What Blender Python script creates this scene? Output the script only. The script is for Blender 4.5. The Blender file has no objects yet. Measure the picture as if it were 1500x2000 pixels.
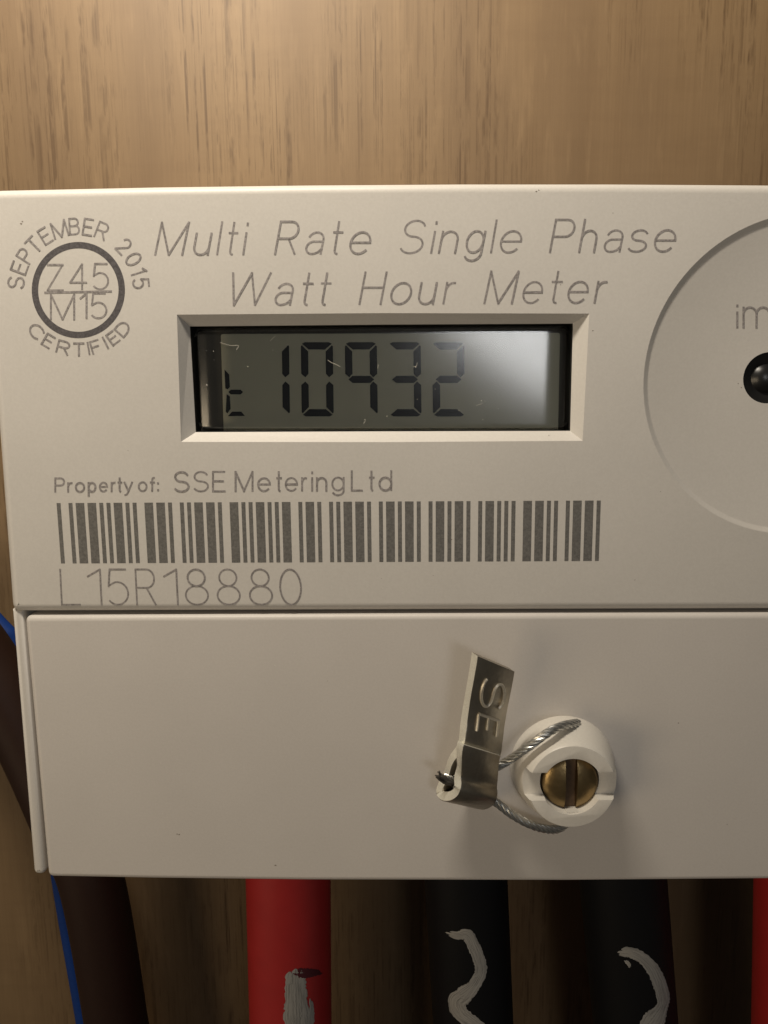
import bpy, bmesh, math, random
from mathutils import Vector, Matrix, Euler
from mathutils.geometry import delaunay_2d_cdt

random.seed(7)
R = math.radians
SC = bpy.context.scene
COL = SC.collection

# ------------------------------------------------------------------ camera (1 unit = 1 cm)
# the meter's front face is the plane y = 0 and looks towards -y; x runs right, z up
F_PX, CX, CY = 1505.0, 750.0, 1000.0            # focal length and centre, in photograph pixels
DIST = 8.0
PANE_Y, LCD_Y = .125, .34                         # depths of the display window and of the display itself
cam_data = bpy.data.cameras.new('camera')
cam = bpy.data.objects.new('camera', cam_data)
COL.objects.link(cam)
cam_rot = Euler((R(90 - 9.2), 0, 0)).to_matrix() @ Matrix.Rotation(R(-0.5), 3, 'Z')
cam.matrix_world = Matrix.Translation((0, -DIST, 0)) @ cam_rot.to_4x4()
cam_data.sensor_fit = 'AUTO'
cam_data.sensor_width = 36
cam_data.lens = F_PX / 2000 * 36
cam_data.clip_start = 0.1
cam_data.clip_end = 2000
cam_data.dof.use_dof = True
cam_data.dof.focus_distance = 8.0
cam_data.dof.aperture_fstop = 130.0
SC.camera = cam

# ------------------------------------------------------------------ world, exposure
SC.view_settings.view_transform = 'Standard'
SC.view_settings.look = 'None'
SC.view_settings.exposure = 0
SC.view_settings.gamma = 1
W = bpy.data.worlds.new('World')
SC.world = W
W.use_nodes = True
W.node_tree.nodes['Background'].inputs[0].default_value = (1.0, 0.90, 0.76, 1)
W.node_tree.nodes['Background'].inputs[1].default_value = 0.048
SC.cycles.use_denoising = True
SC.cycles.max_bounces = 8
SC.cycles.transparent_max_bounces = 12


def ray(px, py):
    d = cam_rot @ Vector(((px - CX) / F_PX, -(py - CY) / F_PX, -1.0))
    return Vector((0, -DIST, 0)), d


def P(px, py, y=0.0):
    """point of the plane y = const seen at a photograph pixel"""
    o, d = ray(px, py)
    return o + d * ((y - o.y) / d.y)


def S(px, py, y):
    """cm per photograph pixel at that place"""
    return (P(px + 1, py, y) - P(px, py, y)).length


# ------------------------------------------------------------------ lamps
def lamp(name, loc, target, sx, sy, radiance, col, spread=180, rot=None):
    l = bpy.data.lights.new(name, 'AREA')
    l.shape = 'RECTANGLE'
    l.size, l.size_y = sx, sy
    l.energy = radiance * sx * sy * math.pi
    l.color = col
    l.spread = R(spread)
    o = bpy.data.objects.new(name, l)
    COL.objects.link(o)
    if rot is None:
        rot = (Vector(target) - Vector(loc)).to_track_quat('-Z', 'Y').to_matrix()
    o.matrix_world = Matrix.Translation(loc) @ rot.to_4x4()
    return o


WARM = (1.0, 0.90, 0.75)
# a ceiling lamp up and to the left in front of the cupboard, and weak room light from the left
lamp('ceiling_lamp', (-4.0, -5.4, 13.6), (-4.4, 10, 12.5), 6, 4, 94, WARM)
lamp('room_light', (-24, -20, -7), (0, 3, -6), 13, 13, 4.5, (1.0, 0.80, 0.54))


def glare_lamp():
    """lamp added front right, shaped so its mirror image gives the display glare"""
    yp = PANE_Y
    M0 = Vector((0, 2 * yp + DIST, 0))               # camera mirrored in the pane
    pts = [(1082, 790), (852, 620), (1186, 643)]
    d = [(P(a, b, yp) - M0) for a, b in pts]
    k = 6.0
    A0, A1, A2 = (M0 + q * k for q in d)
    a, b = A1 - A0, A2 - A0
    c = A0 + (a + b) / 2
    n = a.cross(b).normalized()
    if n.dot(P(1000, 700, 0) - c) < 0:
        n = -n
    X = a.normalized()
    Zl = -n
    Y = Zl.cross(X)
    rot = Matrix((X, Y, Zl)).transposed()
    lamp('glare_light', c, None, a.length, abs(b.dot(Y)), 9.6, (0.97, 0.97, 0.97), rot=rot)  # unseen lamp, added and sized for the glare


glare_lamp()


# ------------------------------------------------------------------ materials
def new_mat(name):
    m = bpy.data.materials.new(name)
    m.use_nodes = True
    nt = m.node_tree
    return m, nt, nt.nodes['Principled BSDF']


def node(nt, t, **kw):
    n = nt.nodes.new(t)
    for k, v in kw.items():
        if isinstance(v, tuple) or k in ():
            n.inputs[k].default_value = v
        else:
            try:
                setattr(n, k, v)
            except Exception:
                n.inputs[k].default_value = v
    return n


def noise(nt, vec, scale, detail=2, rough=.5):
    n = nt.nodes.new('ShaderNodeTexNoise')
    n.inputs['Scale'].default_value = scale
    n.inputs['Detail'].default_value = detail
    n.inputs['Roughness'].default_value = rough
    nt.links.new(vec, n.inputs['Vector'])
    return n.outputs[0]


def ramp(nt, fac, stops):
    r = nt.nodes.new('ShaderNodeValToRGB')
    e = r.color_ramp.elements
    while len(e) < len(stops):
        e.new(0.5)
    for i, (p, c) in enumerate(stops):
        e[i].position = p
        e[i].color = (*c, 1) if isinstance(c, tuple) else (c, c, c, 1)
    nt.links.new(fac, r.inputs[0])
    return r.outputs[0]


def mixc(nt, fac, a, b, mode='MIX'):
    m = nt.nodes.new('ShaderNodeMix')
    m.data_type = 'RGBA'
    m.blend_type = mode
    for s, v in ((0, fac), (6, a), (7, b)):
        if hasattr(v, 'is_linked'):
            nt.links.new(v, m.inputs[s])
        elif isinstance(v, tuple):
            m.inputs[s].default_value = (*v, 1)
        else:
            m.inputs[s].default_value = v
    return m.outputs[2]


def coords(nt, scale=(1, 1, 1), loc=(0, 0, 0)):
    tc = nt.nodes.new('ShaderNodeTexCoord')
    mp = nt.nodes.new('ShaderNodeMapping')
    mp.inputs['Scale'].default_value = scale
    mp.inputs['Location'].default_value = loc
    nt.links.new(tc.outputs['Object'], mp.inputs[0])
    return mp.outputs[0]


def bump(nt, b, h, strength, dist):
    n = nt.nodes.new('ShaderNodeBump')
    n.inputs['Strength'].default_value = strength
    n.inputs['Distance'].default_value = dist
    nt.links.new(h, n.inputs['Height'])
    nt.links.new(n.outputs[0], b.inputs['Normal'])


def plastic(name, col, rough=.45, grain=.13, speck=True):
    m, nt, b = new_mat(name)
    v = coords(nt)
    n1 = noise(nt, v, 1.1, 3)
    c = mixc(nt, n1, tuple(x * .95 for x in col), tuple(min(1, x * 1.05) for x in col))
    n2 = noise(nt, v, 42, 2)
    c = mixc(nt, ramp(nt, n2, [(.3, 0.0), (.7, 1.0)]), c, mixc(nt, .075, c, (.2, .18, .15)))
    if speck:
        n3 = noise(nt, v, 6.5, 3, .75)
        c = mixc(nt, ramp(nt, n3, [(.74, 0.0), (.82, .25)]), c, (.28, .24, .20))
    nt.links.new(c, b.inputs['Base Color'])
    b.inputs['Roughness'].default_value = rough
    b.inputs['Specular IOR Level'].default_value = .4
    bump(nt, b, noise(nt, v, 30, 3, .6), grain, .006)
    return m


def simple(name, col, rough=.5, metal=0.0, spec=.5, vary=.12, scale=12, b_str=0, b_scale=30):
    m, nt, b = new_mat(name)
    v = coords(nt)
    n1 = noise(nt, v, scale, 3)
    c = mixc(nt, n1, tuple(x * (1 - vary) for x in col), tuple(min(1, x * (1 + vary)) for x in col))
    nt.links.new(c, b.inputs['Base Color'])
    b.inputs['Roughness'].default_value = rough
    b.inputs['Metallic'].default_value = metal
    b.inputs['Specular IOR Level'].default_value = spec
    if b_str:
        bump(nt, b, noise(nt, v, b_scale, 3), b_str, .18 / b_scale)
    return m


def wood():
    m, nt, b = new_mat('plywood')
    big = noise(nt, coords(nt, (.55, 1, .10)), 1.0, 2)
    mid = noise(nt, coords(nt, (2.6, 1, .22)), 1.0, 3)
    c = mixc(nt, ramp(nt, mid, [(.3, 0.0), (.7, 1.0)]), (.168, .110, .057), (.150, .096, .048))
    c = mixc(nt, ramp(nt, big, [(.35, 0.0), (.68, .8)]), c, (.098, .060, .030))
    # pale stretched flecks
    pale = noise(nt, coords(nt, (6, 1, .9), (3, 0, 1)), 1.0, 3)
    c = mixc(nt, ramp(nt, pale, [(.56, 0.0), (.72, .28)]), c, (.205, .136, .072))
    # short dark pores, in bands
    band = ramp(nt, noise(nt, coords(nt, (.75, 1, .22), (5.3, 0, 2)), 1.0, 1), [(.42, .10), (.58, 1.0)])
    def dashes(sx, sz, off, lo, hi, amt):
        col = ramp(nt, noise(nt, coords(nt, (sx, 1, .05), off), 1.0, 2, .6), [(lo, 0.0), (hi, 1.0)])
        seg = ramp(nt, noise(nt, coords(nt, (sx * .45, 1, sz), off), 1.0, 3, .6), [(.46, 0.0), (.60, amt)])
        m = nt.nodes.new('ShaderNodeMath')
        m.operation = 'MULTIPLY'
        nt.links.new(col, m.inputs[0])
        nt.links.new(seg, m.inputs[1])
        return m.outputs[0]

    d1 = dashes(9, 1.15, (0, 0, 0), .55, .67, .8)
    d2 = dashes(16, 1.5, (9, 0, 4), .53, .64, .75)
    d3 = dashes(30, 2.4, (4, 0, 7), .50, .62, .5)
    mx = nt.nodes.new('ShaderNodeMath')
    mx.operation = 'MAXIMUM'
    nt.links.new(d2, mx.inputs[0])
    nt.links.new(d3, mx.inputs[1])
    d2 = mx.outputs[0]
    mm = nt.nodes.new('ShaderNodeMath')
    mm.operation = 'MAXIMUM'
    nt.links.new(d1, mm.inputs[0])
    nt.links.new(d2, mm.inputs[1])
    m2 = nt.nodes.new('ShaderNodeMath')
    m2.operation = 'MULTIPLY'
    nt.links.new(mm.outputs[0], m2.inputs[0])
    nt.links.new(band, m2.inputs[1])
    c = mixc(nt, m2.outputs[0], c, (.060, .033, .014))
    fine = noise(nt, coords(nt, (34, 1, .5)), 1.0, 2)
    c = mixc(nt, ramp(nt, fine, [(.35, 0.0), (.75, .16)]), c, (.088, .053, .026))
    # faint ripple across the grain
    rip = noise(nt, coords(nt, (.8, 1, 5.0)), 1.0, 2)
    c = mixc(nt, ramp(nt, rip, [(.5, 0.0), (.72, .14)]), c, (.10, .060, .03))
    nt.links.new(c, b.inputs['Base Color'])
    b.inputs['Roughness'].default_value = .55
    b.inputs['Specular IOR Level'].default_value = .3
    bump(nt, b, m2.outputs[0], -.3, .02)
    return m


def pane_mat():
    m, nt, b = new_mat('clear_plastic')
    nt.nodes.remove(b)
    out = nt.nodes['Material Output']
    tr = nt.nodes.new('ShaderNodeBsdfTransparent')
    tr.inputs[0].default_value = (.93, .935, .91, 1)
    gl = nt.nodes.new('ShaderNodeBsdfGlossy')
    v = coords(nt)
    rr = ramp(nt, noise(nt, v, 9, 3), [(.3, .143), (.7, .157)])
    nt.links.new(rr, gl.inputs['Roughness'])
    fr = nt.nodes.new('ShaderNodeFresnel')
    fr.inputs[0].default_value = 1.85
    mx = nt.nodes.new('ShaderNodeMixShader')
    nt.links.new(fr.outputs[0], mx.inputs[0])
    nt.links.new(tr.outputs[0], mx.inputs[1])
    nt.links.new(gl.outputs[0], mx.inputs[2])
    nt.links.new(mx.outputs[0], out.inputs[0])
    return m


def ink(name, col, amount=1.0):
    m, nt, b = new_mat(name)
    v = coords(nt)
    n1 = noise(nt, v, 45, 3, .7)
    c = mixc(nt, ramp(nt, n1, [(.35, 0.0), (.75, amount)]), col, tuple(x * 2.1 + .03 for x in col))
    nt.links.new(c, b.inputs['Base Color'])
    b.inputs['Roughness'].default_value = .6
    return m


def paint_mark():
    m, nt, b = new_mat('white_paint_mark')
    tc = nt.nodes.new('ShaderNodeTexCoord')
    n1 = noise(nt, tc.outputs['UV'], 1.0, 4, .6)
    c = mixc(nt, ramp(nt, n1, [(.34, 0.0), (.56, 1.0)]), (.17, .165, .16), (.38, .37, .35))
    nt.links.new(c, b.inputs['Base Color'])
    b.inputs['Roughness'].default_value = .6
    return m


M_CASE = plastic('grey_beige_plastic', (.60, .570, .53))
M_COVER = plastic('grey_beige_cover_plastic', (.60, .562, .525))
M_WHITE = plastic('white_collar_plastic', (.68, .645, .585), .38, .1)
M_WOOD = wood()
M_PANE = pane_mat()
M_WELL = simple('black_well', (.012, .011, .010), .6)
M_LCD = simple('liquid_crystal_glass', (.64, .60, .45), .5, vary=.05, scale=3)
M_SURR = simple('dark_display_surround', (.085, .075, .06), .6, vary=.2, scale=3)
M_SEG = simple('dark_segment', (.008, .011, .017), .5, spec=.2)
M_INK = ink('grey_print', (.165, .150, .145))
M_INKD = ink('dark_print', (.058, .052, .055), .7)
M_INKB = ink('barcode_print', (.100, .095, .088), .6)
M_STEEL = simple('seal_steel', (.40, .365, .305), .40, 1.0, vary=.15, scale=25, b_str=.35, b_scale=10)
M_WIRE = simple('wire_steel', (.60, .60, .58), .36, 1.0, vary=.2, scale=30)
M_WIRED = simple('frayed_wire', (.10, .09, .08), .5, .6)
M_EDGE = simple('lit_cut_edge', (.93, .88, .76), .42, .6, vary=.2, scale=60, b_str=.5, b_scale=50)  # cut edges: paler base colour stands in for the light they catch
M_LITSTAMP = simple('lit_stamp_steel', (.78, .72, .60), .42, .55, vary=.2, scale=40)  # stamped marks: light on their raised strokes is put into a paler colour
M_BRASS = simple('aged_brass', (.30, .215, .105), .38, 1.0, vary=.25, scale=14, b_str=.25, b_scale=18)
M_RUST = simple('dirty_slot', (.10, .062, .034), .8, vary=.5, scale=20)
M_LENS = simple('black_lens', (.012, .012, .012), .32)
M_RED = simple('red_insulation', (.42, .022, .022), .42, vary=.12, scale=3)
M_BLACK = simple('black_insulation', (.006, .006, .007), .55, spec=.2)
M_BLUE = simple('blue_insulation', (.005, .030, .16), .55, spec=.2)
M_BROWN = simple('brown_insulation', (.018, .007, .004), .55, spec=.25)
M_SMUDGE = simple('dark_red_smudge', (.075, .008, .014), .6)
M_MARK = paint_mark()
M_DUST = simple('pale_dust', (.55, .52, .45), .9)
M_DUSTC = simple('fine_dust', (.72, .69, .63), .9)
M_DIRT = simple('dark_dirt', (.22, .185, .15), .9)


# ------------------------------------------------------------------ mesh helpers
class MB:
    def __init__(s):
        s.v, s.f = [], []

    def add(s, pts):
        i = len(s.v)
        s.v += [Vector(p) for p in pts]
        return list(range(i, i + len(pts)))

    def face(s, idx):
        s.f.append(tuple(idx))

    def poly(s, pts):
        s.face(s.add(pts))

    def loft(s, rings, closed=True, cap0=False, cap1=False):
        ids = [s.add(r) for r in rings]
        n = len(rings[0])
        for a, b in zip(ids, ids[1:]):
            for i in range(n if closed else n - 1):
                j = (i + 1) % n
                s.face((a[i], a[j], b[j], b[i]))
        if cap0:
            s.face(ids[0][::-1])
        if cap1:
            s.face(ids[-1])
        return ids

    def tube(s, path, rad, n=16, caps=True):
        path = [Vector(p) for p in path]
        rs = rad if isinstance(rad, list) else [rad] * len(path)
        up, rings = None, []
        for i, p in enumerate(path):
            t = (path[min(i + 1, len(path) - 1)] - path[max(i - 1, 0)]).normalized()
            if up is None:
                up = t.orthogonal().normalized()
            up = (up - t * up.dot(t)).normalized()
            w = t.cross(up)
            rings.append([p + (up * math.cos(2 * math.pi * k / n) + w * math.sin(2 * math.pi * k / n)) * rs[i] for k in range(n)])
        s.loft(rings, True, caps, caps)

    def build(s, name, mat, parent=None, smooth=True, angle=35, origin=None):
        off = Vector((0, 0, 0))
        r = parent
        while r is not None:
            off += r.location
            r = r.parent
        if origin is not None:
            off = Vector(origin)
        me = bpy.data.meshes.new(name)
        me.from_pydata([tuple(p - off) for p in s.v], [], s.f)
        bm = bmesh.new()
        bm.from_mesh(me)
        bmesh.ops.remove_doubles(bm, verts=bm.verts, dist=1e-6)
        bmesh.ops.recalc_face_normals(bm, faces=bm.faces)
        bm.to_mesh(me)
        bm.free()
        me.materials.append(mat)
        if smooth:
            me.shade_smooth()
            me.set_sharp_from_angle(angle=R(angle))
        o = bpy.data.objects.new(name, me)
        COL.objects.link(o)
        if origin is not None:
            o.location = off
        if parent:
            o.parent = parent
        return o


def thing(name, label, cat, loc, group=None):
    o = bpy.data.objects.new(name, None)
    COL.objects.link(o)
    o.empty_display_size = .5
    o.location = loc
    o['label'], o['category'] = label, cat
    if group:
        o['group'] = group
    return o


def catmull(pts, n=8):
    pts = [Vector(p) for p in pts]
    q = [pts[0] * 2 - pts[1]] + pts + [pts[-1] * 2 - pts[-2]]
    out = []
    for i in range(1, len(q) - 2):
        for k in range(n):
            t = k / n
            a, b, c, d = q[i - 1:i + 3]
            out.append(.5 * ((2 * b) + (c - a) * t + (2 * a - 5 * b + 4 * c - d) * t * t + (3 * b - a - 3 * c + d) * t ** 3))
    out.append(pts[-1])
    return out


def round_corners(pts, rad, n=6):
    """2-D polygon (x, z) with rounded corners; rad: one value or one per corner (0 keeps the corner)"""
    out = []
    N = len(pts)
    for i in range(N):
        r = rad[i] if isinstance(rad, list) else rad
        p, a, b = Vector(pts[i]), Vector(pts[i - 1]), Vector(pts[(i + 1) % N])
        if r <= 0:
            out.append(p)
            continue
        u, v = (a - p).normalized(), (b - p).normalized()
        half = math.acos(max(-1, min(1, u.dot(v)))) / 2
        cut = min(r / math.tan(half), (a - p).length * .49, (b - p).length * .49)
        s, e = p + u * cut, p + v * cut
        for k in range(n + 1):
            t = k / n
            out.append(s * (1 - t) ** 2 + p * 2 * t * (1 - t) + e * t * t)
    return out


def inset(pts, d):
    N = len(pts)
    area = sum(pts[i].x * pts[(i + 1) % N].y - pts[(i + 1) % N].x * pts[i].y for i in range(N))
    sg = 1 if area > 0 else -1
    out = []
    for i in range(N):
        e1 = (pts[i] - pts[i - 1]).normalized()
        e2 = (pts[(i + 1) % N] - pts[i]).normalized()
        n1, n2 = Vector((-e1.y, e1.x)) * sg, Vector((-e2.y, e2.x)) * sg
        m = (n1 + n2)
        m = m / max(.3, m.length_squared) * 2
        out.append(pts[i] + m * d)
    return out


def inside(p, poly):
    c = False
    N = len(poly)
    for i in range(N):
        a, b = poly[i], poly[i - 1]
        if (a.y > p.y) != (b.y > p.y) and p.x < (b.x - a.x) * (p.y - a.y) / (b.y - a.y) + a.x:
            c = not c
    return c


def to3(pts, y):
    return [Vector((p.x, y, p.y)) for p in pts]


def xz(px, py, y=0.0):
    p = P(px, py, y)
    return Vector((p.x, p.z))


def plate(mb, outline, y0, y1, r, holes=()):
    """slab with rounded front edges and holes: front plane at y0 (towards the viewer), back at y1"""
    rings = []
    for k in range(6):
        a = R(90 * k / 5)
        rings.append(to3(inset(outline, r * (1 - math.sin(a))), y0 + r * (1 - math.cos(a))))
    rings.insert(0, to3(inset(outline, r * 1.12), y0))
    rings.append(to3(outline, y1))
    mb.loft(rings, True, False, True)
    cap = [Vector((p.x, p.z)) for p in rings[0]]
    flat(mb, cap, holes, y0)


def flat(mb, cap, holes, y0):
    vs, es = list(cap), []
    N = len(cap)
    es += [(i, (i + 1) % N) for i in range(N)]
    for h in holes:
        b = len(vs)
        vs += h
        es += [(b + i, b + (i + 1) % len(h)) for i in range(len(h))]
    ov, oe, of, *_ = delaunay_2d_cdt(vs, es, [], 0, 1e-6)
    ids = mb.add([Vector((p.x, y0, p.y)) for p in ov])
    for f in of:
        c = sum((ov[i] for i in f), Vector((0, 0))) / len(f)
        if inside(c, cap) and not any(inside(c, h) for h in holes):
            mb.face([ids[i] for i in f])


def lathe(mb, centre, profile, n=48, cap_last=True):
    """profile: (radius, y) pairs; the axis runs along y"""
    rings = []
    for r, y in profile:
        rings.append([Vector((centre.x + r * math.cos(2 * math.pi * k / n), y, centre.z + r * math.sin(2 * math.pi * k / n))) for k in range(n)])
    mb.loft(rings, True, False, cap_last)


def cut(o, tools, bevel=0):
    for t in tools:
        md = o.modifiers.new('b', 'BOOLEAN')
        md.operation = 'DIFFERENCE'
        md.object = t
        md.solver = 'EXACT'
    if bevel:
        bv = o.modifiers.new('v', 'BEVEL')
        bv.width, bv.segments, bv.limit_method, bv.angle_limit = bevel, 3, 'ANGLE', R(38)
    dg = bpy.context.evaluated_depsgraph_get()
    me = bpy.data.meshes.new_from_object(o.evaluated_get(dg))
    o.modifiers.clear()
    o.data = me
    me.shade_smooth()
    me.set_sharp_from_angle(angle=R(32))
    for t in tools:
        bpy.data.objects.remove(t)


def box(x0, x1, y0, y1, z0, z1, name='cutter'):
    m = MB()
    m.loft([[(x0, y0, z0), (x1, y0, z0), (x1, y0, z1), (x0, y0, z1)], [(x0, y1, z0), (x1, y1, z0), (x1, y1, z1), (x0, y1, z1)]], True, True, True)
    return m.build(name, M_CASE, smooth=False)


# ------------------------------------------------------------------ backboard
WALL_Y = 4.3
mb = MB()
mb.loft([[(-45, WALL_Y, -50), (50, WALL_Y, -50), (50, WALL_Y, 45), (-45, WALL_Y, 45)],
         [(-45, WALL_Y + 1.8, -50), (50, WALL_Y + 1.8, -50), (50, WALL_Y + 1.8, 45), (-45, WALL_Y + 1.8, 45)]], True, True, True)
wall = mb.build('wall', M_WOOD, smooth=False)
wall['kind'] = 'structure'
wall['label'] = 'warm brown plywood backboard with short dark upright grain marks'

# ------------------------------------------------------------------ the meter
meter = thing('electricity_meter', 'pale grey beige electricity meter with a display, barcode and screwed terminal cover', 'electricity meter', (4.6, WALL_Y, -5.3))

top_px = [(-41, 371.5), (0, 369), (300, 362.5), (600, 358.5), (900, 356.5), (1200, 356.5), (1500, 358.5), (2440, 368)]
bot_px = [(2395, 1192), (1500, 1191.5), (800, 1193.5), (21, 1196)]
outl = [xz(*p) for p in top_px + bot_px]
outl = round_corners(outl, [.16] + [0] * 6 + [.16, .10, 0, 0, .10])
WIN_OUT = [(345.5, 614.5), (748, 611.5), (1151, 612.5), (1138, 861), (748, 863.5), (353.5, 863)]
WIN_IN = [(371, 637.5), (746, 634), (1119, 632), (1113.5, 841.5), (746, 842.5), (382.5, 844)]
WIN_Y = .11
hole_win = [xz(*p) for p in WIN_OUT]
disc_c = P(1567, 738)
disc_r = 310 * S(1567, 738, 0)
hole_disc = [Vector((disc_c.x + disc_r * math.cos(2 * math.pi * k / 120), disc_c.z + disc_r * 1.0 * math.sin(2 * math.pi * k / 120))) for k in range(120)]
mb = MB()
plate(mb, outl, 0, WALL_Y, .085, [hole_win, hole_disc])
body = mb.build('case', M_CASE, meter, angle=25)

# sunk round panel: chamfer ring and floor
mb = MB()
lathe(mb, disc_c, [(disc_r, 0), (disc_r - .012, .004), (disc_r - .045, .026), (disc_r - .06, .03)], 120, False)
fl = [Vector((disc_c.x + (disc_r - .06) * math.cos(2 * math.pi * k / 120), disc_c.z + (disc_r - .06) * math.sin(2 * math.pi * k / 120))) for k in range(120)]
lens_c = P(1501, 738, .03)
lr = 48.5 * S(1501, 738, .03)
hl = [Vector((lens_c.x + lr * 1.02 * math.cos(2 * math.pi * k / 48), lens_c.z + lr * 1.02 * math.sin(2 * math.pi * k / 48))) for k in range(48)]
flat(mb, fl, [hl], .03)
disc = mb.build('sunken_disc', M_CASE, meter, angle=60)

# window bezel and well
mb = MB()
o3 = [P(*p, 0) for p in WIN_OUT]
i3 = [P(*p, WIN_Y) for p in WIN_IN]
for k in range(6):
    j = (k + 1) % 6
    mb.poly([o3[k], o3[j], i3[j], i3[k]])
mb.build('display_bezel', M_CASE, meter, smooth=False)
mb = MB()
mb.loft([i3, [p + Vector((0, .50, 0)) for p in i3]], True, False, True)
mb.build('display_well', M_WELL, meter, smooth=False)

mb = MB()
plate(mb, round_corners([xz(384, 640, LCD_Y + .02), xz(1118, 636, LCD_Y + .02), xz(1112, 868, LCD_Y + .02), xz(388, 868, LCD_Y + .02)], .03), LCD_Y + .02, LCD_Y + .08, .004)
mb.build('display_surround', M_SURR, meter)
mb = MB()
lq = round_corners([xz(431, 652, LCD_Y), xz(1094, 650, LCD_Y), xz(1090, 858, LCD_Y), xz(437, 858, LCD_Y)], .03)
plate(mb, lq, LCD_Y, LCD_Y + .1, .006)
lcd = mb.build('lcd_panel', M_LCD, meter)


def segment(pts):
    m = MB()
    m.loft([[P(x, y, LCD_Y - .012) for x, y in pts], [P(x, y, LCD_Y - .0005) for x, y in pts]], True, True, False)
    return m.build('segment', M_SEG, lcd, smooth=False)


def digit(x0, code):
    """seven-segment digit; x0 = left side, in photograph pixels"""
    w, t, yt, ym, yb = 62.5, 14.2, 668.3, 741.0, 813.3
    sk = lambda x, y: (x0 + x + (y - yt) * .013, y)
    q = {
        'a': [(8, yt), (w - 8, yt), (w - 2, yt + 3), (w - t - 1, yt + t), (t + 1, yt + t), (2, yt + 3)],
        'd': [(8, yb), (w - 8, yb), (w - 2, yb - 3), (w - t - 1, yb - t), (t + 1, yb - t), (2, yb - 3)],
        'g': [(6, ym), (t, ym - 7), (w - t, ym - 7), (w - 6, ym), (w - t, ym + 7), (t, ym + 7)],
        'f': [(0, yt + 8), (2, yt + 6), (t, yt + t + 4), (t, ym - 11), (8, ym - 4), (0, ym - 11)],
        'e': [(0, yb - 8), (2, yb - 6), (t, yb - t - 4), (t, ym + 11), (8, ym + 4), (0, ym + 11)],
        'b': [(w, yt + 8), (w - 2, yt + 6), (w - t, yt + t + 4), (w - t, ym - 11), (w - 8, ym - 4), (w, ym - 11)],
        'c': [(w, yb - 8), (w - 2, yb - 6), (w - t, yb - t - 4), (w - t, ym + 11), (w - 8, ym + 4), (w, ym + 11)]}
    for ch in code:
        segment([sk(*p) for p in q[ch]])


digit(502, 'bc')
digit(587.5, 'abcdef')
digit(673.5, 'abcfg')
digit(759, 'abgcd')
digit(844, 'abged')
c3 = lambda L: [(330 + x / 3.571, 590 + y / 3.571) for x, y in L]
segment(c3([(387, 470), (420, 505), (425, 592), (410, 609), (393, 602)]))
segment(c3([(402, 642), (425, 658), (430, 745), (408, 776), (396, 766)]))
segment(c3([(415, 627), (430, 611), (500, 611), (517, 627), (500, 644), (430, 644)]))
segment(c3([(410, 796), (440, 764), (505, 764), (530, 794)]))

# clear window pane with soft rounded rim
mb = MB()
q00, q10, q11, q01 = P(377, 642, PANE_Y), P(1116, 637, PANE_Y), P(1111, 838.5, PANE_Y), P(386, 840, PANE_Y)
NX, NZ = 150, 56
ids = []
for r_ in range(NZ + 1):
    row = []
    for c_ in range(NX + 1):
        u, v = .5 - .5 * math.cos(math.pi * c_ / NX), .5 - .5 * math.cos(math.pi * r_ / NZ)
        p = q00.lerp(q10, u).lerp(q01.lerp(q11, u), v)
        dx, dz = min(u, 1 - u) * 3.9, min(v, 1 - v) * 1.07
        ex, ez = max(0, 1 - dx / .30), max(0, 1 - dz / .045)
        p.y += .05 * ex ** 2.5 + .045 * (1 - math.sqrt(1 - ez * ez))
        cr = .08 - math.hypot(max(0, .08 - dx), max(0, .08 - dz))
        if cr < 0:
            p.y += .12
        row.append(p)
    ids.append(mb.add(row))
for r_ in range(NZ):
    for c_ in range(NX):
        mb.face((ids[r_][c_], ids[r_][c_ + 1], ids[r_ + 1][c_ + 1], ids[r_ + 1][c_]))
pane = mb.build('window_pane', M_PANE, meter, angle=60)
# dust and fluff on the pane
mb = MB()
for x, y, s in [(480, 652, 1.3), (404, 752, 2.4), (403, 685, 1.2), (417, 686, 1.2), (418, 703, .8), (484, 716, 1.3), (506, 652, .8), (586, 676, 1.1), (561, 673, 1.2), (812, 717, 1.6),
                (815, 780, 1.2), (940, 783, 1.8), (947, 784, 1.3), (943, 820, 1.1), (973, 799, 1.0), (897, 802, 1.4), (756, 813, 1.3), (713, 820, 1.3), (533, 684, .9), (700, 655, .7), (620, 700, .7),
                (780, 690, .7), (850, 760, .8), (1010, 770, .7), (900, 700, .6), (660, 790, .8), (470, 800, .7), (1040, 800, .8), (720, 700, .9), (590, 830, .8)]:
    p = P(x, y, PANE_Y - .003)
    r = s * S(x, y, PANE_Y) * .8
    ring = [p + Vector((math.cos(a) * r * random.uniform(.5, 1.2), 0, math.sin(a) * r * random.uniform(.5, 1.2))) for a in [k * 1.047 for k in range(6)]]
    mb.loft([ring, [p + (q - p) * .4 + Vector((0, -.004, 0)) for q in ring]], True, True, True)
for pts in [[(640, 703), (647, 708), (655, 711), (664, 716)], [(430, 669), (440, 672), (452, 675), (466, 675), (461, 684)], [(528, 666), (534, 659), (539, 656)], [(710, 828), (714, 822)], [(738, 720), (739, 712)],
            [(806, 716), (813, 715), (815, 708)], [(930, 792), (943, 788)]]:
    mb.tube(catmull([P(x, y, PANE_Y - .004) for x, y in pts], 4), .0022, 5)
d = mb.build('dust', M_DUST, pane)
d['kind'] = 'stuff'

# indicator lens in the round panel
mb = MB()
lathe(mb, lens_c, [(lr * 1.03, .034), (lr, .034), (lr * .97, .04), (lr * .90, .05), (lr * .84, .055), (lr * .74, .07), (lr * .60, .085), (lr * .55, .075), (lr * .46, .05), (lr * .28, .025), (lr * .12, .016), (lr * .02, .015)], 48)
mb.build('indicator_lens', M_LENS, disc, angle=50)

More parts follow.
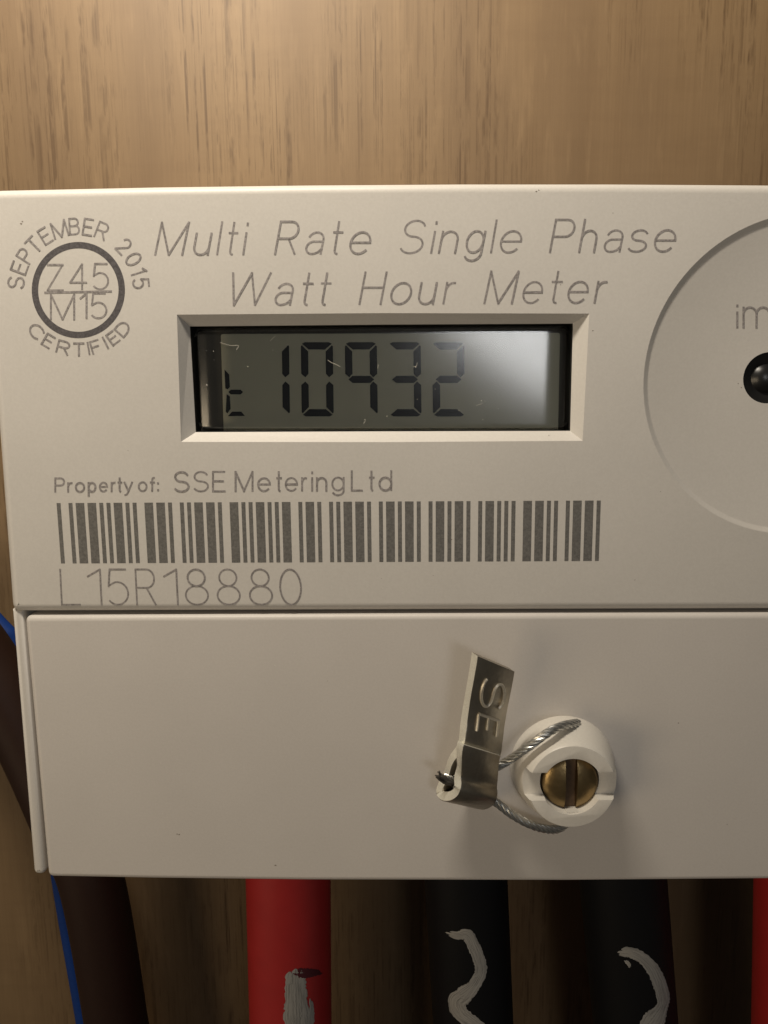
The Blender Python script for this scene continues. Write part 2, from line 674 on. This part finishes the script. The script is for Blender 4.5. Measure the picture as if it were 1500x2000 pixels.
# terminal cover and side rail
COV_Y = -.012
cov = [xz(47, 1203.5, COV_Y), xz(800, 1200, COV_Y), xz(1500, 1198, COV_Y), xz(2390, 1199, COV_Y), xz(2300, 1722, COV_Y), xz(1500, 1719, COV_Y), xz(1100, 1722.5, COV_Y), xz(600, 1721.5, COV_Y), xz(300, 1718, COV_Y), xz(93, 1714, COV_Y)]
cov = round_corners(cov, [.075, 0, 0, .075, .075, 0, 0, 0, 0, .075])
mb = MB()
plate(mb, cov, COV_Y, 3.4, .055)
cover = mb.build('terminal_cover', M_COVER, meter, angle=25)
RAIL_Y = .035
rail = [xz(21.8, 1191, RAIL_Y), xz(46, 1191, RAIL_Y), xz(88, 1709, RAIL_Y), xz(65, 1709, RAIL_Y)]
rail = round_corners(rail, [0, 0, .063, .063])
mb = MB()
plate(mb, rail, RAIL_Y, WALL_Y - .01, .055)
mb.build('side_rail', M_CASE, meter, angle=40)


# ------------------------------------------------------------------ print: a single-line pen alphabet
def arc(cx, cy, rx, ry, a0, a1, n=18):
    return [(cx + rx * math.cos(R(a0 + (a1 - a0) * k / n)), cy + ry * math.sin(R(a0 + (a1 - a0) * k / n))) for k in range(n + 1)]


GL = {
    'M': [[(0, 0), (0, 1), (.4, 0), (.8, 1), (.8, 0)]],
    'W': [[(0, 1), (.22, 0), (.5, 1), (.78, 0), (1, 1)]],
    'u': [[(0, .66), (0, .24)] + arc(.25, .24, .25, .24, 180, 360), [(.5, .66), (.5, 0)]],
    'l': [[(0, 1), (0, 0)]],
    't': [[(.14, .98), (.14, .12)] + arc(.24, .12, .10, .12, 180, 275), [(0, .66), (.34, .66)]],
    'i': [[(0, .66), (0, 0)], [(0, .90), (0, .96)]],
    'R': [[(0, 0), (0, 1), (.36, 1)] + arc(.38, .74, .26, .26, 90, -90) + [(0, .48)], [(.36, .48), (.66, 0)]],
    'a': [arc(.25, .44, .23, .22, 158, 0) + [(.48, 0)], [(.48, .38), (.22, .38)] + arc(.2, .19, .2, .19, 90, 270) + [(.28, .01), (.38, .05), (.48, .16)]],
    'e': [[(.01, .34), (.52, .34)] + arc(.26, .33, .26, .33, 2, 318, 26)],
    'S': [arc(.3, .755, .27, .245, 22, 270, 20) + arc(.3, .255, .3, .255, 90, -152, 20)],
    's': [arc(.22, .50, .19, .16, 25, 270, 14) + arc(.22, .17, .22, .17, 90, -152, 14)],
    'n': [[(0, .66), (0, 0)], [(0, .40)] + arc(.25, .41, .25, .25, 180, 0) + [(.5, 0)]],
    'm': [[(0, .66), (0, 0)], [(0, .40)] + arc(.22, .44, .22, .22, 180, 0) + [(.44, 0)], [(.44, .40)] + arc(.66, .44, .22, .22, 180, 0) + [(.88, 0)]],
    'h': [[(0, 1), (0, 0)], [(0, .40)] + arc(.25, .41, .25, .25, 180, 0) + [(.5, 0)]],
    'r': [[(0, .66), (0, 0)], [(0, .38)] + arc(.24, .38, .24, .27, 180, 80)],
    'g': [arc(.25, .34, .25, .33, 0, 360, 28), [(.5, .66), (.5, 0)] + arc(.25, 0, .25, .24, 0, -150)],
    'd': [arc(.25, .33, .25, .33, 0, 360, 28), [(.5, 1), (.5, 0)]],
    'p': [arc(.25, .33, .25, .33, 0, 360, 28), [(0, .66), (0, -.3)]],
    'o': [arc(.27, .33, .27, .33, 90, 450, 28)],
    'y': [[(0, .66), (.25, .02)], [(.5, .66), (.22, -.12), (.15, -.24), (.04, -.28)]],
    'f': [[(.14, 0), (.14, .80)] + arc(.3, .80, .16, .18, 180, 85), [(0, .64), (.32, .64)]],
    ':': [[(0, .04), (0, .09)], [(0, .55), (0, .60)]],
    'P': [[(0, 0), (0, 1), (.38, 1)] + arc(.40, .74, .26, .26, 90, -90) + [(0, .48)]],
    'H': [[(0, 0), (0, 1)], [(.7, 0), (.7, 1)], [(0, .52), (.7, .52)]],
    'Z': [[(0, 1), (.64, 1), (0, 0), (.66, 0)]],
    'E': [[(.56, 1), (0, 1), (0, 0), (.58, 0)], [(0, .52), (.5, .52)]],
    'F': [[(.56, 1), (0, 1), (0, 0)], [(0, .52), (.48, .52)]],
    'T': [[(0, 1), (.66, 1)], [(.33, 1), (.33, 0)]],
    'I': [[(0, 0), (0, 1)]],
    'L': [[(0, 1), (0, 0), (.56, 0)]],
    'B': [[(.34, .53)] + arc(.36, .265, .26, .265, 90, -90) + [(0, 0), (0, 1), (.32, 1)] + arc(.33, .765, .235, .235, 90, -90) + [(0, .53)]],
    'C': [arc(.42, .5, .42, .5, 48, 312, 26)],
    'D': [[(0, 0), (0, 1), (.24, 1)] + arc(.24, .5, .44, .5, 90, -90, 22) + [(0, 0)]],
    '0': [arc(.29, .5, .29, .5, 90, 450, 32)],
    '1': [[(0, .80), (.26, 1), (.26, 0)]],
    '2': [arc(.28, .72, .27, .28, 165, -28, 18) + [(.0, 0), (.58, 0)]],
    '4': [[(.44, 0), (.44, 1), (0, .27), (.6, .27)]],
    '5': [[(.53, 1), (.07, 1), (.02, .53), (.14, .60)] + arc(.27, .32, .31, .32, 100, -140, 20)],
    '6': [[(.46, 1), (.08, .5)] + arc(.3, .3, .28, .3, 150, 510, 26)],
    '8': [arc(.31, .765, .24, .235, -90, 270, 26), arc(.31, .265, .31, .265, 90, 450, 28)],
}


def ribbon(mb, pts, w, put):
    """flat pen stroke of width w along 2-D points, placed by put()"""
    q = [Vector(pts[0])]
    for p in pts[1:]:
        if (Vector(p) - q[-1]).length > w * .12:
            q.append(Vector(p))
    if len(q) < 2:
        return
    # chop sharp turns so that mitres stay short
    runs, cur = [], [q[0]]
    for i in range(1, len(q)):
        cur.append(q[i])
        if i < len(q) - 1:
            a, b = (q[i] - q[i - 1]).normalized(), (q[i + 1] - q[i]).normalized()
            if a.dot(b) < .3:
                runs.append(cur)
                cur = [q[i]]
    runs.append(cur)
    for rn in runs:
        L, Rr = [], []
        n = len(rn)
        closed = (rn[0] - rn[-1]).length < w * .2 and n > 6
        for i in range(n):
            a = (rn[i] - rn[i - 1]).normalized() if i else ((rn[0] - rn[-2]).normalized() if closed else (rn[1] - rn[0]).normalized())
            b = (rn[i + 1] - rn[i]).normalized() if i < n - 1 else ((rn[1] - rn[0]).normalized() if closed else a)
            t = (a + b).normalized()
            m = Vector((-t.y, t.x)) * (w / 2) / max(.5, t.dot(a))
            e = Vector((0, 0))
            if not closed and i == 0:
                e = -t * w * .35
            if not closed and i == n - 1:
                e = t * w * .35
            L.append(rn[i] + m + e)
            Rr.append(rn[i] - m + e)
        put.level += 1
        mb.loft([[put(p) for p in L], [put(p) for p in Rr]], False)


class Put:
    def __init__(s, y):
        s.y, s.level = y, 0

    def __call__(s, p):
        return P(p.x, p.y, s.y - .0012 - .0004 * (s.level % 7))


def letter(mb, put, ch, x0, x1, base, cap, w, slant=0.0, lean=0.0):
    """a glyph fitted between x0 and x1 (pixels), standing on base with capital height cap"""
    g = [[(x + y * slant, y) for x, y in st] for st in GL[ch]]
    xs = [x for st in g for x, y in st]
    a, b = min(xs), max(xs)
    x0, x1 = x0 + w / 2, x1 - w / 2
    k = (x1 - x0) / (b - a) if b - a > .06 else cap
    if ch in 'il' and slant:
        k = (x1 - x0) / (b - a)
    ox = x0 - a * k if b - a > .06 else (x0 + x1) / 2 - a * k
    for st in g:
        ribbon(mb, [(ox + x * k + y * cap * lean, base - y * cap) for x, y in st], w, put)


def glyph_part(parent, ink_, *a, name='letter'):
    m = MB()
    letter(m, *a)
    m.build(name, ink_, parent, smooth=False)


def line_part(name, parent):
    o = bpy.data.objects.new(name, None)
    COL.objects.link(o)
    o.parent = parent
    return o


def line_of(parent, put, items, base0, base1, cap, w, slant=0.0):
    xa, xb = items[0][1], items[-1][2]
    for ch, x0, x1 in items:
        t = ((x0 + x1) / 2 - xa) / (xb - xa)
        glyph_part(parent, M_INK, put, ch, x0, x1, base0 + (base1 - base0) * t, cap, w, slant)


put = Put(0)
title = line_part('printed_title', meter)
line_of(title, put, [('M', 301, 371), ('u', 377, 415), ('l', 422, 436), ('t', 446, 466), ('i', 473, 486), ('R', 535, 585), ('a', 596, 634), ('t', 650, 671), ('e', 682, 725),
                  ('S', 781, 832), ('i', 840, 855), ('n', 855, 896), ('g', 906, 950), ('l', 957, 972), ('e', 976, 1020),
                  ('P', 1072, 1124), ('h', 1129, 1167), ('a', 1179, 1218), ('s', 1226, 1266), ('e', 1277, 1321)], 498, 491, 63.5, 4.1, .20)
line_of(title, put, [('W', 453, 531), ('a', 536, 574), ('t', 591, 613), ('t', 626, 648), ('H', 700, 757), ('o', 762, 805), ('u', 816, 855), ('r', 864, 891),
                  ('M', 944, 1015), ('e', 1020, 1061), ('t', 1077, 1100), ('e', 1108, 1150), ('r', 1159, 1187)], 596, 591, 62.5, 4.1, .20)

owner = line_part('printed_owner_line', meter)
line_of(owner, put, [('P', 106, 127), ('r', 131, 142), ('o', 146, 166), ('p', 171, 188), ('e', 193, 211), ('r', 216, 226), ('t', 229, 239), ('y', 241, 260), ('o', 269, 288), ('f', 292, 303), (':', 306, 311)],
        961, 959, 26.5, 3.8)
line_of(owner, put, [('S', 340, 370), ('S', 378, 408), ('E', 414, 441), ('M', 458, 495), ('e', 502, 529), ('t', 539, 551), ('e', 556, 582), ('r', 588, 600), ('i', 607, 612), ('n', 617, 639),
                  ('g', 647, 673), ('L', 685, 709), ('t', 720, 732), ('d', 739, 766)], 960, 957.5, 38, 3.8)

serial = line_part('printed_serial_number', meter)
for it in [('L', 119, 158), ('1', 172, 200), ('5', 212, 253), ('R', 266, 306), ('1', 321, 349), ('8', 362, 409), ('8', 424, 471), ('8', 487, 534), ('0', 547, 591)]:
    glyph_part(serial, M_INK, put, it[0], it[1], it[2], 1181, 69, 3.4, 0, -.05)

mb = MB()
putd = Put(.03)
for it in [('i', 1436, 1444), ('m', 1450, 1505), ('p', 1514, 1542)]:
    letter(mb, putd, it[0], it[1], it[2], 640, 60 if it[0] == 'm' else 46, 4.2)
mb.build('printed_unit', M_INK, disc, smooth=False)

# certification badge
BX, BY = 153.0, 566.5
mark = bpy.data.objects.new('certification_mark', None)
COL.objects.link(mark)
mark.parent = meter
mb = MB()
ra = [P(BX + 91 * math.cos(2 * math.pi * k / 96), BY + 94 * math.sin(2 * math.pi * k / 96), -.0012) for k in range(97)]
rb = [P(BX + 78.5 * math.cos(2 * math.pi * k / 96), BY + 81.5 * math.sin(2 * math.pi * k / 96), -.0012) for k in range(97)]
mb.loft([ra, rb], False)
mb.build('badge_ring', M_INKD, mark, smooth=False)
mb = MB()
for ch, x0, x1, b, c in [('Z', 91, 125, 567, 50), ('4', 135, 170.5, 565, 49), ('5', 181, 213, 565, 50), ('M', 97.5, 146.5, 624, 49), ('1', 155, 170.5, 621, 48), ('5', 177.5, 209.5, 621.5, 48)]:
    glyph_part(mark, M_INK, put, ch, x0, x1, b, c, 3.7)
ribbon(mb, [(88, 571.5), (217, 569)], 4.2, put)
mb.build('fraction_line', M_INK, mark, smooth=False)


def arc_letter(ch, ang, r, cap, width, w, bottom=False):
    g = GL[ch]
    xs = [x for st in g for x, y in st]
    a, b = min(xs), max(xs)
    k = (width - w) / (b - a) if b - a > .06 else cap
    t = R(ang)
    mb = MB()
    for st in g:
        q = []
        for x, y in st:
            u = (x - (a + b) / 2) * k
            if not bottom:
                rr = r + y * cap
                q.append((BX + rr * math.sin(t) + u * math.cos(t), BY - (rr * math.cos(t) - u * math.sin(t)) * 1.015))
            else:
                rr = r - y * cap
                q.append((BX + rr * math.sin(t) + u * math.cos(t), BY + (rr * math.cos(t) - u * math.sin(t)) * 1.015))
        ribbon(mb, q, w, put)
    mb.build('letter', M_INK, mark, smooth=False)


for ch, ang, wd in [('S', -83, 23), ('E', -69.5, 21), ('P', -57.5, 22), ('T', -45, 24), ('E', -31.8, 21), ('M', -17.5, 31), ('B', -3.8, 22), ('E', 8.8, 21), ('R', 22, 24),
                    ('2', 46.5, 21), ('0', 61, 22), ('1', 73, 10), ('5', 84, 20)]:
    arc_letter(ch, ang, 107.5, 30.5, wd, 3.7)
for ch, ang, wd in [('C', -46.4, 29), ('E', -31, 21), ('R', -15, 26), ('T', .4, 23), ('I', 10, 5), ('F', 17, 20), ('I', 27.5, 5), ('E', 36.3, 20), ('D', 49.5, 27)]:
    arc_letter(ch, ang, 126, 23.5, wd, 3.7, True)

# barcode, one bar at a time
C39 = {'*': 'nwnnwnwnn', 'L': 'nnwnnnnww', '1': 'wnnwnnnnw', '5': 'wnnwwnnnn', 'R': 'wnnnnnwwn', '8': 'wnnwnnwnn', '0': 'nnnwwnwnn'}
bc = bpy.data.objects.new('barcode', None)
COL.objects.link(bc)
bc.parent = meter
seq = []
for ch in '*L15R18880*':
    for k, e in enumerate(C39[ch]):
        seq.append((2.3 if e == 'w' else 1.0, k % 2 == 0))
    seq.append((1.0, False))
seq.pop()
tot = sum(s[0] for s in seq)
u, x = (1173 - 110.8) / tot, 110.8
for wd, black in seq:
    if black:
        xa, xb = x - .4, x + wd * u + .4
        g = lambda xx: xx + (845 - xx) / 9244 * 118 * .93
        yt = lambda xx: 982.5 + (977.5 - 982.5) * (xx - 110) / 1063
        m = MB()
        m.poly([P(xa, yt(xa), -.0012), P(xb, yt(xb), -.0012), P(g(xb), yt(xb) + 118, -.0012), P(g(xa), yt(xa) + 118, -.0012)])
        m.build('bar', M_INKB, bc, smooth=False)
    x += wd * u

# little specks of dirt on the front
mb = MB()
for x, y, s, yy in [(350, 1630, 3.0, COV_Y), (346, 1629, 2.0, COV_Y), (1197, 416, 1.6, 0), (1048, 374, 2.6, 0), (1052, 371, 2, 0), (1325, 1412, 2.0, COV_Y), (882, 1054, 1.6, 0), (900, 1190, 1.6, 0), (1158, 646, 2.2, 0),
                    (1095, 556, 1.6, 0), (770, 856, 1.5, .05), (1072, 850, 1.6, .05), (41, 437, 3, 0), (44, 433, 2.4, 0), (538, 1690, 3, COV_Y), (640, 1330, 1.2, COV_Y), (1420, 1610, 1.4, COV_Y), (1448, 757, 2, .03), (1442, 749, 1.6, .03),
                    (745, 1130, 1.2, 0), (846, 1124, 1.2, 0), (250, 880, 1.2, 0), (1290, 960, 1.3, 0), (1240, 1133, 1.5, 0)]:
    p = P(x, y, yy - .001)
    r = s * S(x, y, yy) * .75
    mb.poly([p + Vector((math.cos(a) * r * random.uniform(.5, 1.3), 0, math.sin(a) * r * random.uniform(.4, .9))) for a in [k * .785 for k in range(8)]])
d = mb.build('dirt_specks', M_DIRT, meter, smooth=False)
d['kind'] = 'stuff'

mb = MB()
rd = random.Random(21)
for k in range(90):
    x, y = rd.uniform(20, 1500), rd.uniform(380, 1690)
    if 330 < x < 1165 and 600 < y < 880 or y < 1205 and y > 1180 or (x - 1567) ** 2 + (y - 738) ** 2 < 325 ** 2 or y > 1200 and x < 110 or 840 < x < 1230 and y > 1260:
        continue
    yy = COV_Y if y > 1203 else 0
    p = P(x, y, yy - .001)
    r = rd.uniform(.5, 1.1) * S(x, y, yy)
    mb.poly([p + Vector((math.cos(a) * r * rd.uniform(.5, 1.4), 0, math.sin(a) * r * rd.uniform(.5, 1.2))) for a in [k2 * 1.047 for k2 in range(6)]])
d = mb.build('dust', M_DUSTC, meter, smooth=False)
d['kind'] = 'stuff'

# ------------------------------------------------------------------ screw collar with brass screw
FR_Y = -.50
cc = P(1118, 1537, FR_Y)
sp = S(1118, 1537, FR_Y)
rf, rb_ = 88 * sp, 106 * sp
mb = MB()
n = 72
prof = [(rb_ * 1.01, COV_Y + .02), (rb_, COV_Y - .03), (rb_ * .97, -.18), (rf * 1.03, -.42), (rf, -.47), (rf * .96, FR_Y)]
lathe(mb, cc, prof, n)
mb.face([k for k in range(n)][::-1])
collar = mb.build('screw_collar', M_WHITE, meter)
hole = MB()
lathe(hole, cc, [(58.5 * sp, -.9), (58.5 * sp, -.12)], 56)
hole.face(range(56))
hole = hole.build('cutter', M_WHITE, smooth=False)
zt, zb = P(1118, 1509, FR_Y).z, P(1118, 1563, FR_Y).z
chan = box(cc.x - 1, cc.x + 1, -.9, -.37, zb, zt)
cut(collar, [hole, chan], .028)
# slit the wire runs through, shown as a sunk pocket's lip
mb = MB()
tabc = P(1118, 1593, FR_Y + .02)
mb.loft([[tabc + Vector((sx * 12 * sp, 0, sz * 7 * sp)) for sx, sz in ((-1, -1), (1, -1), (1, 1), (-1, 1))],
         [tabc + Vector((sx * 12 * sp, .2, sz * 7 * sp)) for sx, sz in ((-1, -1), (1, -1), (1, 1), (-1, 1))]], True, True, True)
mb.build('stop_tab', M_WHITE, collar, smooth=False)
mb = MB()
ys = -.455
sc = P(1117, 1536, ys)
rs = 55.5 * sp
prof = [(rs, .0), (rs, ys + .09)] + [(rs * math.cos(R(a)), ys + .09 - .09 * math.sin(R(a))) for a in (12, 25, 38, 50, 62, 74, 84)]
lathe(mb, sc, prof, 56)
mb.face([k for k in range(56)][::-1])
screw = mb.build('screw', M_BRASS, collar)
sl = box(sc.x - 11.5 * sp, sc.x + 11.5 * sp, -.9, ys + .10, sc.z - 1, sc.z + 1)
# the cutter lives in world space, the screw under the collar: move the tool into the same frame by leaving both in place
cut(screw, [sl], .008)
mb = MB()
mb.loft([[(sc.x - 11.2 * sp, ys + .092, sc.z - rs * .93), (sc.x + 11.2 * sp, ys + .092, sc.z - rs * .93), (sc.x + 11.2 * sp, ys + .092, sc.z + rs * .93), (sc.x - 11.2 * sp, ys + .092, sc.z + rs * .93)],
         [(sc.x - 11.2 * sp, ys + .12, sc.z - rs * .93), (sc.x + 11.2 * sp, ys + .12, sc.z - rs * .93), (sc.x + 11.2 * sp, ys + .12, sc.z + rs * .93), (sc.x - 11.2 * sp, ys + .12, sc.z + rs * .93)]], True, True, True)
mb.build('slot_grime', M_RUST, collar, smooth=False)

# ------------------------------------------------------------------ metal wire seal
seal = thing('wire_seal', 'crimped metal seal with a bent stamped tag, wired to the white screw collar', 'security seal', P(930, 1540, -.3))
# strip profile along its left edge: (px, py, depth); swept along the width vector
prof_px = [(921, 1273, -.70), (917, 1300, -.68), (911, 1335, -.645), (905, 1370, -.605), (900, 1400, -.60), (897, 1425, -.62), (895, 1445, -.615), (890, 1458, -.56), (881, 1470, -.51), (874, 1484, -.45), (869, 1500, -.39),
           (862, 1516, -.33), (855, 1530, -.30), (851, 1543, -.31), (853, 1555, -.35), (863, 1564, -.45), (878, 1565, -.59), (892, 1557, -.70), (899, 1545, -.745), (902, 1531, -.715), (901, 1518, -.680), (902, 1500, -.73), (903, 1476, -.775), (905, 1461, -.785), (907, 1455, -.78)]
prof3 = catmull([P(*p) for p in prof_px], 4)
WV = Vector((.42, .32, -.285))
TH = .105
Nv = []
for i, p in enumerate(prof3):
    t = (prof3[min(i + 1, len(prof3) - 1)] - prof3[max(i - 1, 0)]).normalized()
    Nv.append(t.cross(WV).normalized())
# front side of the flag looks to the viewer
sgn = 1 if Nv[2].y < 0 else -1
front = [p + nn * sgn * TH for p, nn in zip(prof3, Nv)]
mb = MB()
NW = 6


def strip(a, b):
    """strip with softened long edges between back line a and front line b"""
    rings = []
    for i in range(len(a)):
        m = (b[i] - a[i])
        w0 = WV * .018 / WV.length * 1.0
        rings.append([a[i] + m * .07, a[i] + w0 * .6, a[i] + WV - w0 * .6, a[i] + WV + m * .07, b[i] + WV - m * .07, b[i] + WV - w0 * .6, b[i] + w0 * .6, b[i] - m * .07])
    return rings


mb.loft(strip(prof3, front), True, True, True)
tag = mb.build('tag_strip', M_STEEL, seal, angle=50)
tag.data.materials.append(M_EDGE)
for k in range(len(prof3) - 1):
    for e in (7, 3):
        tag.data.polygons[8 * k + e].material_index = 1
tag.data.polygons[-1].material_index = 1


def on_flag(u, s):
    """u across the strip 0..1, s along the profile index"""
    i = max(0, min(len(front) - 2, int(s)))
    t = s - i
    return front[i].lerp(front[i + 1], t) + WV * u, (front[i] - prof3[i]).normalized()


def emboss(mb, strokes, r):
    for st in strokes:
        pts = []
        for u, s in st:
            p, nn = on_flag(u, s)
            pts.append(p + nn * r * .45)
        mb.tube(pts, r, 8)


def rot_glyph(ch, uc, uw, s0, s1):
    """a letter turned a quarter to the right: its up runs along +u, its reading direction runs down the strip"""
    g = GL[ch]
    xs = [x for st in g for x, y in st]
    mx = max(xs)
    return [[(uc - uw / 2 + y * uw, s0 + (x / mx) * (s1 - s0)) for x, y in st] for st in g]


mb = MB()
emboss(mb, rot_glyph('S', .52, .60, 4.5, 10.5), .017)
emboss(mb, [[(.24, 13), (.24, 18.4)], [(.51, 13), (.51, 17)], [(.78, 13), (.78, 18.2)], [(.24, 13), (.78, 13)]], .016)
mb.build('stamped_letters', M_LITSTAMP, tag)
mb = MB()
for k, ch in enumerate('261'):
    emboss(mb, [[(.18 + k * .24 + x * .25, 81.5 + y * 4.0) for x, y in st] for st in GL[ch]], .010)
mb.build('stamped_number', M_LITSTAMP, tag)


def rope(mb, path, rad, strands=6, turns=1.0):
    """twisted steel rope: strands wound round a core"""
    path = catmull(path, 20)
    L = [0]
    for a, b in zip(path, path[1:]):
        L.append(L[-1] + (b - a).length)
    up, frames = None, []
    for i, p in enumerate(path):
        t = (path[min(i + 1, len(path) - 1)] - path[max(i - 1, 0)]).normalized()
        if up is None:
            up = t.orthogonal().normalized()
        up = (up - t * up.dot(t)).normalized()
        frames.append((p, up.copy(), t.cross(up)))
    for k in range(strands):
        pts = []
        for (p, a, b), l in zip(frames, L):
            th = 2 * math.pi * (k / strands + l * turns)
            pts.append(p + (a * math.cos(th) + b * math.sin(th)) * rad * .66)
        mb.tube(pts, rad * .37, 8)
    mb.tube(path, rad * .42, 7)


mb = MB()
rope(mb, [P(1128, 1412, -.12), P(1116, 1414, -.235), P(1098, 1418, -.33), P(1070, 1431, -.43), P(1030, 1460, -.42), P(985, 1490, -.30), P(940, 1512, -.36), P(900, 1522, -.44), P(868, 1519, -.47)], .046, 6, 2.3)
mb.build('upper_wire', M_WIRE, seal)
mb = MB()
rope(mb, [P(890, 1535, -.44), P(930, 1550, -.38), P(965, 1565, -.32), P(1000, 1591, -.33), P(1035, 1610, -.34), P(1065, 1619, -.27), P(1090, 1619, -.18), P(1110, 1605, -.08)], .046, 6, 2.3)
mb.build('lower_wire', M_WIRE, seal)
mb = MB()
for k in range(9):
    a = Vector((random.uniform(-1, 1), random.uniform(-1, 1), random.uniform(-1, 1))) * .03
    e = P(849 + random.uniform(-2, 10), 1506 + random.uniform(-3, 12), -.50 + random.uniform(-.05, .05))
    mb.tube(catmull([P(884, 1526, -.47) + a, P(868, 1520, -.48) + a * 1.2, e], 5), [.016] * 6 + [.015, .014, .012, .010, .007], 6)
mb.build('frayed_end', M_WIRED, seal)

# ------------------------------------------------------------------ cables under and behind the meter
CAB_Y = 2.4


def cable(name, label, path, rad, mat, group=None):
    root = thing(name, label, 'cable', path[-1], group)
    m = MB()
    m.tube(catmull(path, 10), rad, 40)
    m.build('insulation', mat, root)
    return root


def straight(xa, xb, xa2, xb2, y=CAB_Y):
    """axis and radius of a cable between its two outlines at rows 1720 and 2000"""
    c0, c1 = P((xa + xb) / 2, 1720, y), P((xa2 + xb2) / 2, 2000, y)
    r = ((xb - xa) * S(xa, 1720, y) + (xb2 - xa2) * S(xa2, 2000, y)) / 4 * .985
    d = c1 - c0
    return [c0 - d * .35, c0, c1, c1 + d * 2, c1 + d * 8], r, c0, d.normalized()


def on_cable(px, py, c0, ax, r, lift):
    o, d = ray(px, py)
    d = d.normalized()
    w = o - c0
    dp, wp = d - ax * d.dot(ax), w - ax * w.dot(ax)
    A, B, C = dp.dot(dp), 2 * dp.dot(wp), wp.dot(wp) - (r + lift) ** 2
    disc_ = B * B - 4 * A * C
    t = (-B - math.sqrt(max(0, disc_))) / (2 * A)
    return o + d * t


def smear(root, c0, ax, r, pts, seed, name='paint_mark', mat=None, strands=3):
    pts = [(x, y, w * 1.08) for x, y, w in pts]
    """brushed mark: a few overlapping ragged strokes lying on the cable's skin"""
    rnd = random.Random(seed)
    m = MB()
    for s in range(strands):
        path = catmull([Vector((x, y, w)) for x, y, w in pts], 9)
        off = (s - (strands - 1) / 2) / strands
        cut0, cut1 = rnd.randint(0, 3) if s != 1 else 0, rnd.randint(0, 3) if s != 1 else 0
        path = path[cut0:len(path) - cut1]
        rings = []
        for i, p in enumerate(path):
            a, b = path[max(0, i - 1)], path[min(len(path) - 1, i + 1)]
            t = Vector((b.x - a.x, b.y - a.y)).normalized()
            nrm = Vector((-t.y, t.x))
            w = p.z
            c = Vector((p.x, p.y)) + nrm * w * off
            hw = w / strands * .62
            endf = min(1, (min(i, len(path) - 1 - i) + .6) / 2.5)
            l, q = hw * rnd.uniform(.75, 1.2) * endf, hw * rnd.uniform(.75, 1.2) * endf
            rings.append([on_cable(*(c + nrm * l), c0, ax, r, .0015 + s * .0012), on_cable(*(c + nrm * l * .4), c0, ax, r, .0035 + s * .0012),
                          on_cable(*(c - nrm * q * .4), c0, ax, r, .0035 + s * .0012), on_cable(*(c - nrm * q), c0, ax, r, .0015 + s * .0012)])
        m.loft(rings, False)
    o = m.build(name, mat or M_MARK, root)
    uv = o.data.uv_layers.new(name='stroke')
    for lp in o.data.loops:
        k = lp.vertex_index
        uv.data[lp.index].uv = (k // 4 * .07 + seed, k % 4 * 2.3 + k // 4 // 80 * 3.1)
    return o


GRP = 'thick insulated cables coming out below the meter'
pth, r, c0, ax = straight(481, 646, 486, 650)
red = cable('power_cable', 'bright red cable with a white brushed stripe, below the meter', pth, r, M_RED, GRP)
smear(red, c0, ax, r, [(578, 1892, 30), (577, 1920, 36), (578, 1950, 38), (580, 1985, 44), (583, 2030, 50)], 3)
smear(red, c0, ax, r, [(607, 1950, 6), (609, 1975, 8), (606, 2010, 14)], 5, strands=2)
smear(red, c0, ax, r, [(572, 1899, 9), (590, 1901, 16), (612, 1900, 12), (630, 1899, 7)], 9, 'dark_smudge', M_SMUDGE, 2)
pth, r, c0, ax = straight(830, 990, 843, 1005)
bl1 = cable('power_cable', 'black cable with a white zigzag paint mark, next to the red cable', pth, r, M_BLACK, GRP)
c9 = lambda L: [(750 + x / 2, 1640 + y / 2, w / 2) for x, y, w in L]
smear(bl1, c0, ax, r, c9([(240, 362, 18), (285, 374, 26), (325, 372, 40), (350, 415, 42), (372, 470, 42), (378, 520, 40), (350, 572, 44), (312, 608, 60), (285, 636, 62), (300, 678, 52), (345, 715, 48), (420, 770, 50)]), 11)
pth, r, c0, ax = straight(1135, 1297, 1156, 1325)
bl2 = cable('power_cable', 'black cable with a white hook-shaped paint mark, right of the zigzag one', pth, r, M_BLACK, GRP)
smear(bl2, c0, ax, r, c9([(912, 440, 26), (960, 440, 36), (1010, 463, 38), (1052, 510, 44), (1078, 565, 48), (1092, 620, 44), (1086, 655, 40), (1062, 695, 70), (1040, 735, 70), (1060, 790, 50)]), 12)
smear(bl2, c0, ax, r, c9([(940, 470, 10), (955, 485, 12), (962, 500, 8)]), 13, strands=2)
pth, r, c0, ax = straight(1482, 1645, 1472, 1640)
cable('power_cable', 'red cable cut off by the right edge of the picture', pth, r, M_RED, GRP)

G2 = 'cables bending behind the left side of the meter'
cable('brown_cable', 'dark brown cable bending behind the lower left of the meter', [P(-330, 1090, 3.3), P(-120, 1195, 3.3), P(-12, 1322, 3.3), P(65, 1462, 3.3), P(130, 1610, 3.25), P(180, 1725, 3.2), P(228, 2000, 3.2), P(268, 2300, 3.2), P(340, 3600, 3.2)],
      60 * S(100, 1700, 3.2), M_BROWN, G2)
cable('blue_cable', 'thin bright blue cable beside the brown cable', [P(-330, 1010, 3.85), P(-110, 1120, 3.85), P(0, 1224, 3.8), P(24, 1257, 3.8), P(75, 1370, 3.8), P(106, 1520, 3.75), P(112, 1640, 3.75), P(119, 1722, 3.75), P(166, 2000, 3.75), P(212, 2300, 3.75), P(360, 3600, 3.75)],
      16.5 * S(100, 1700, 3.75), M_BLUE, G2)
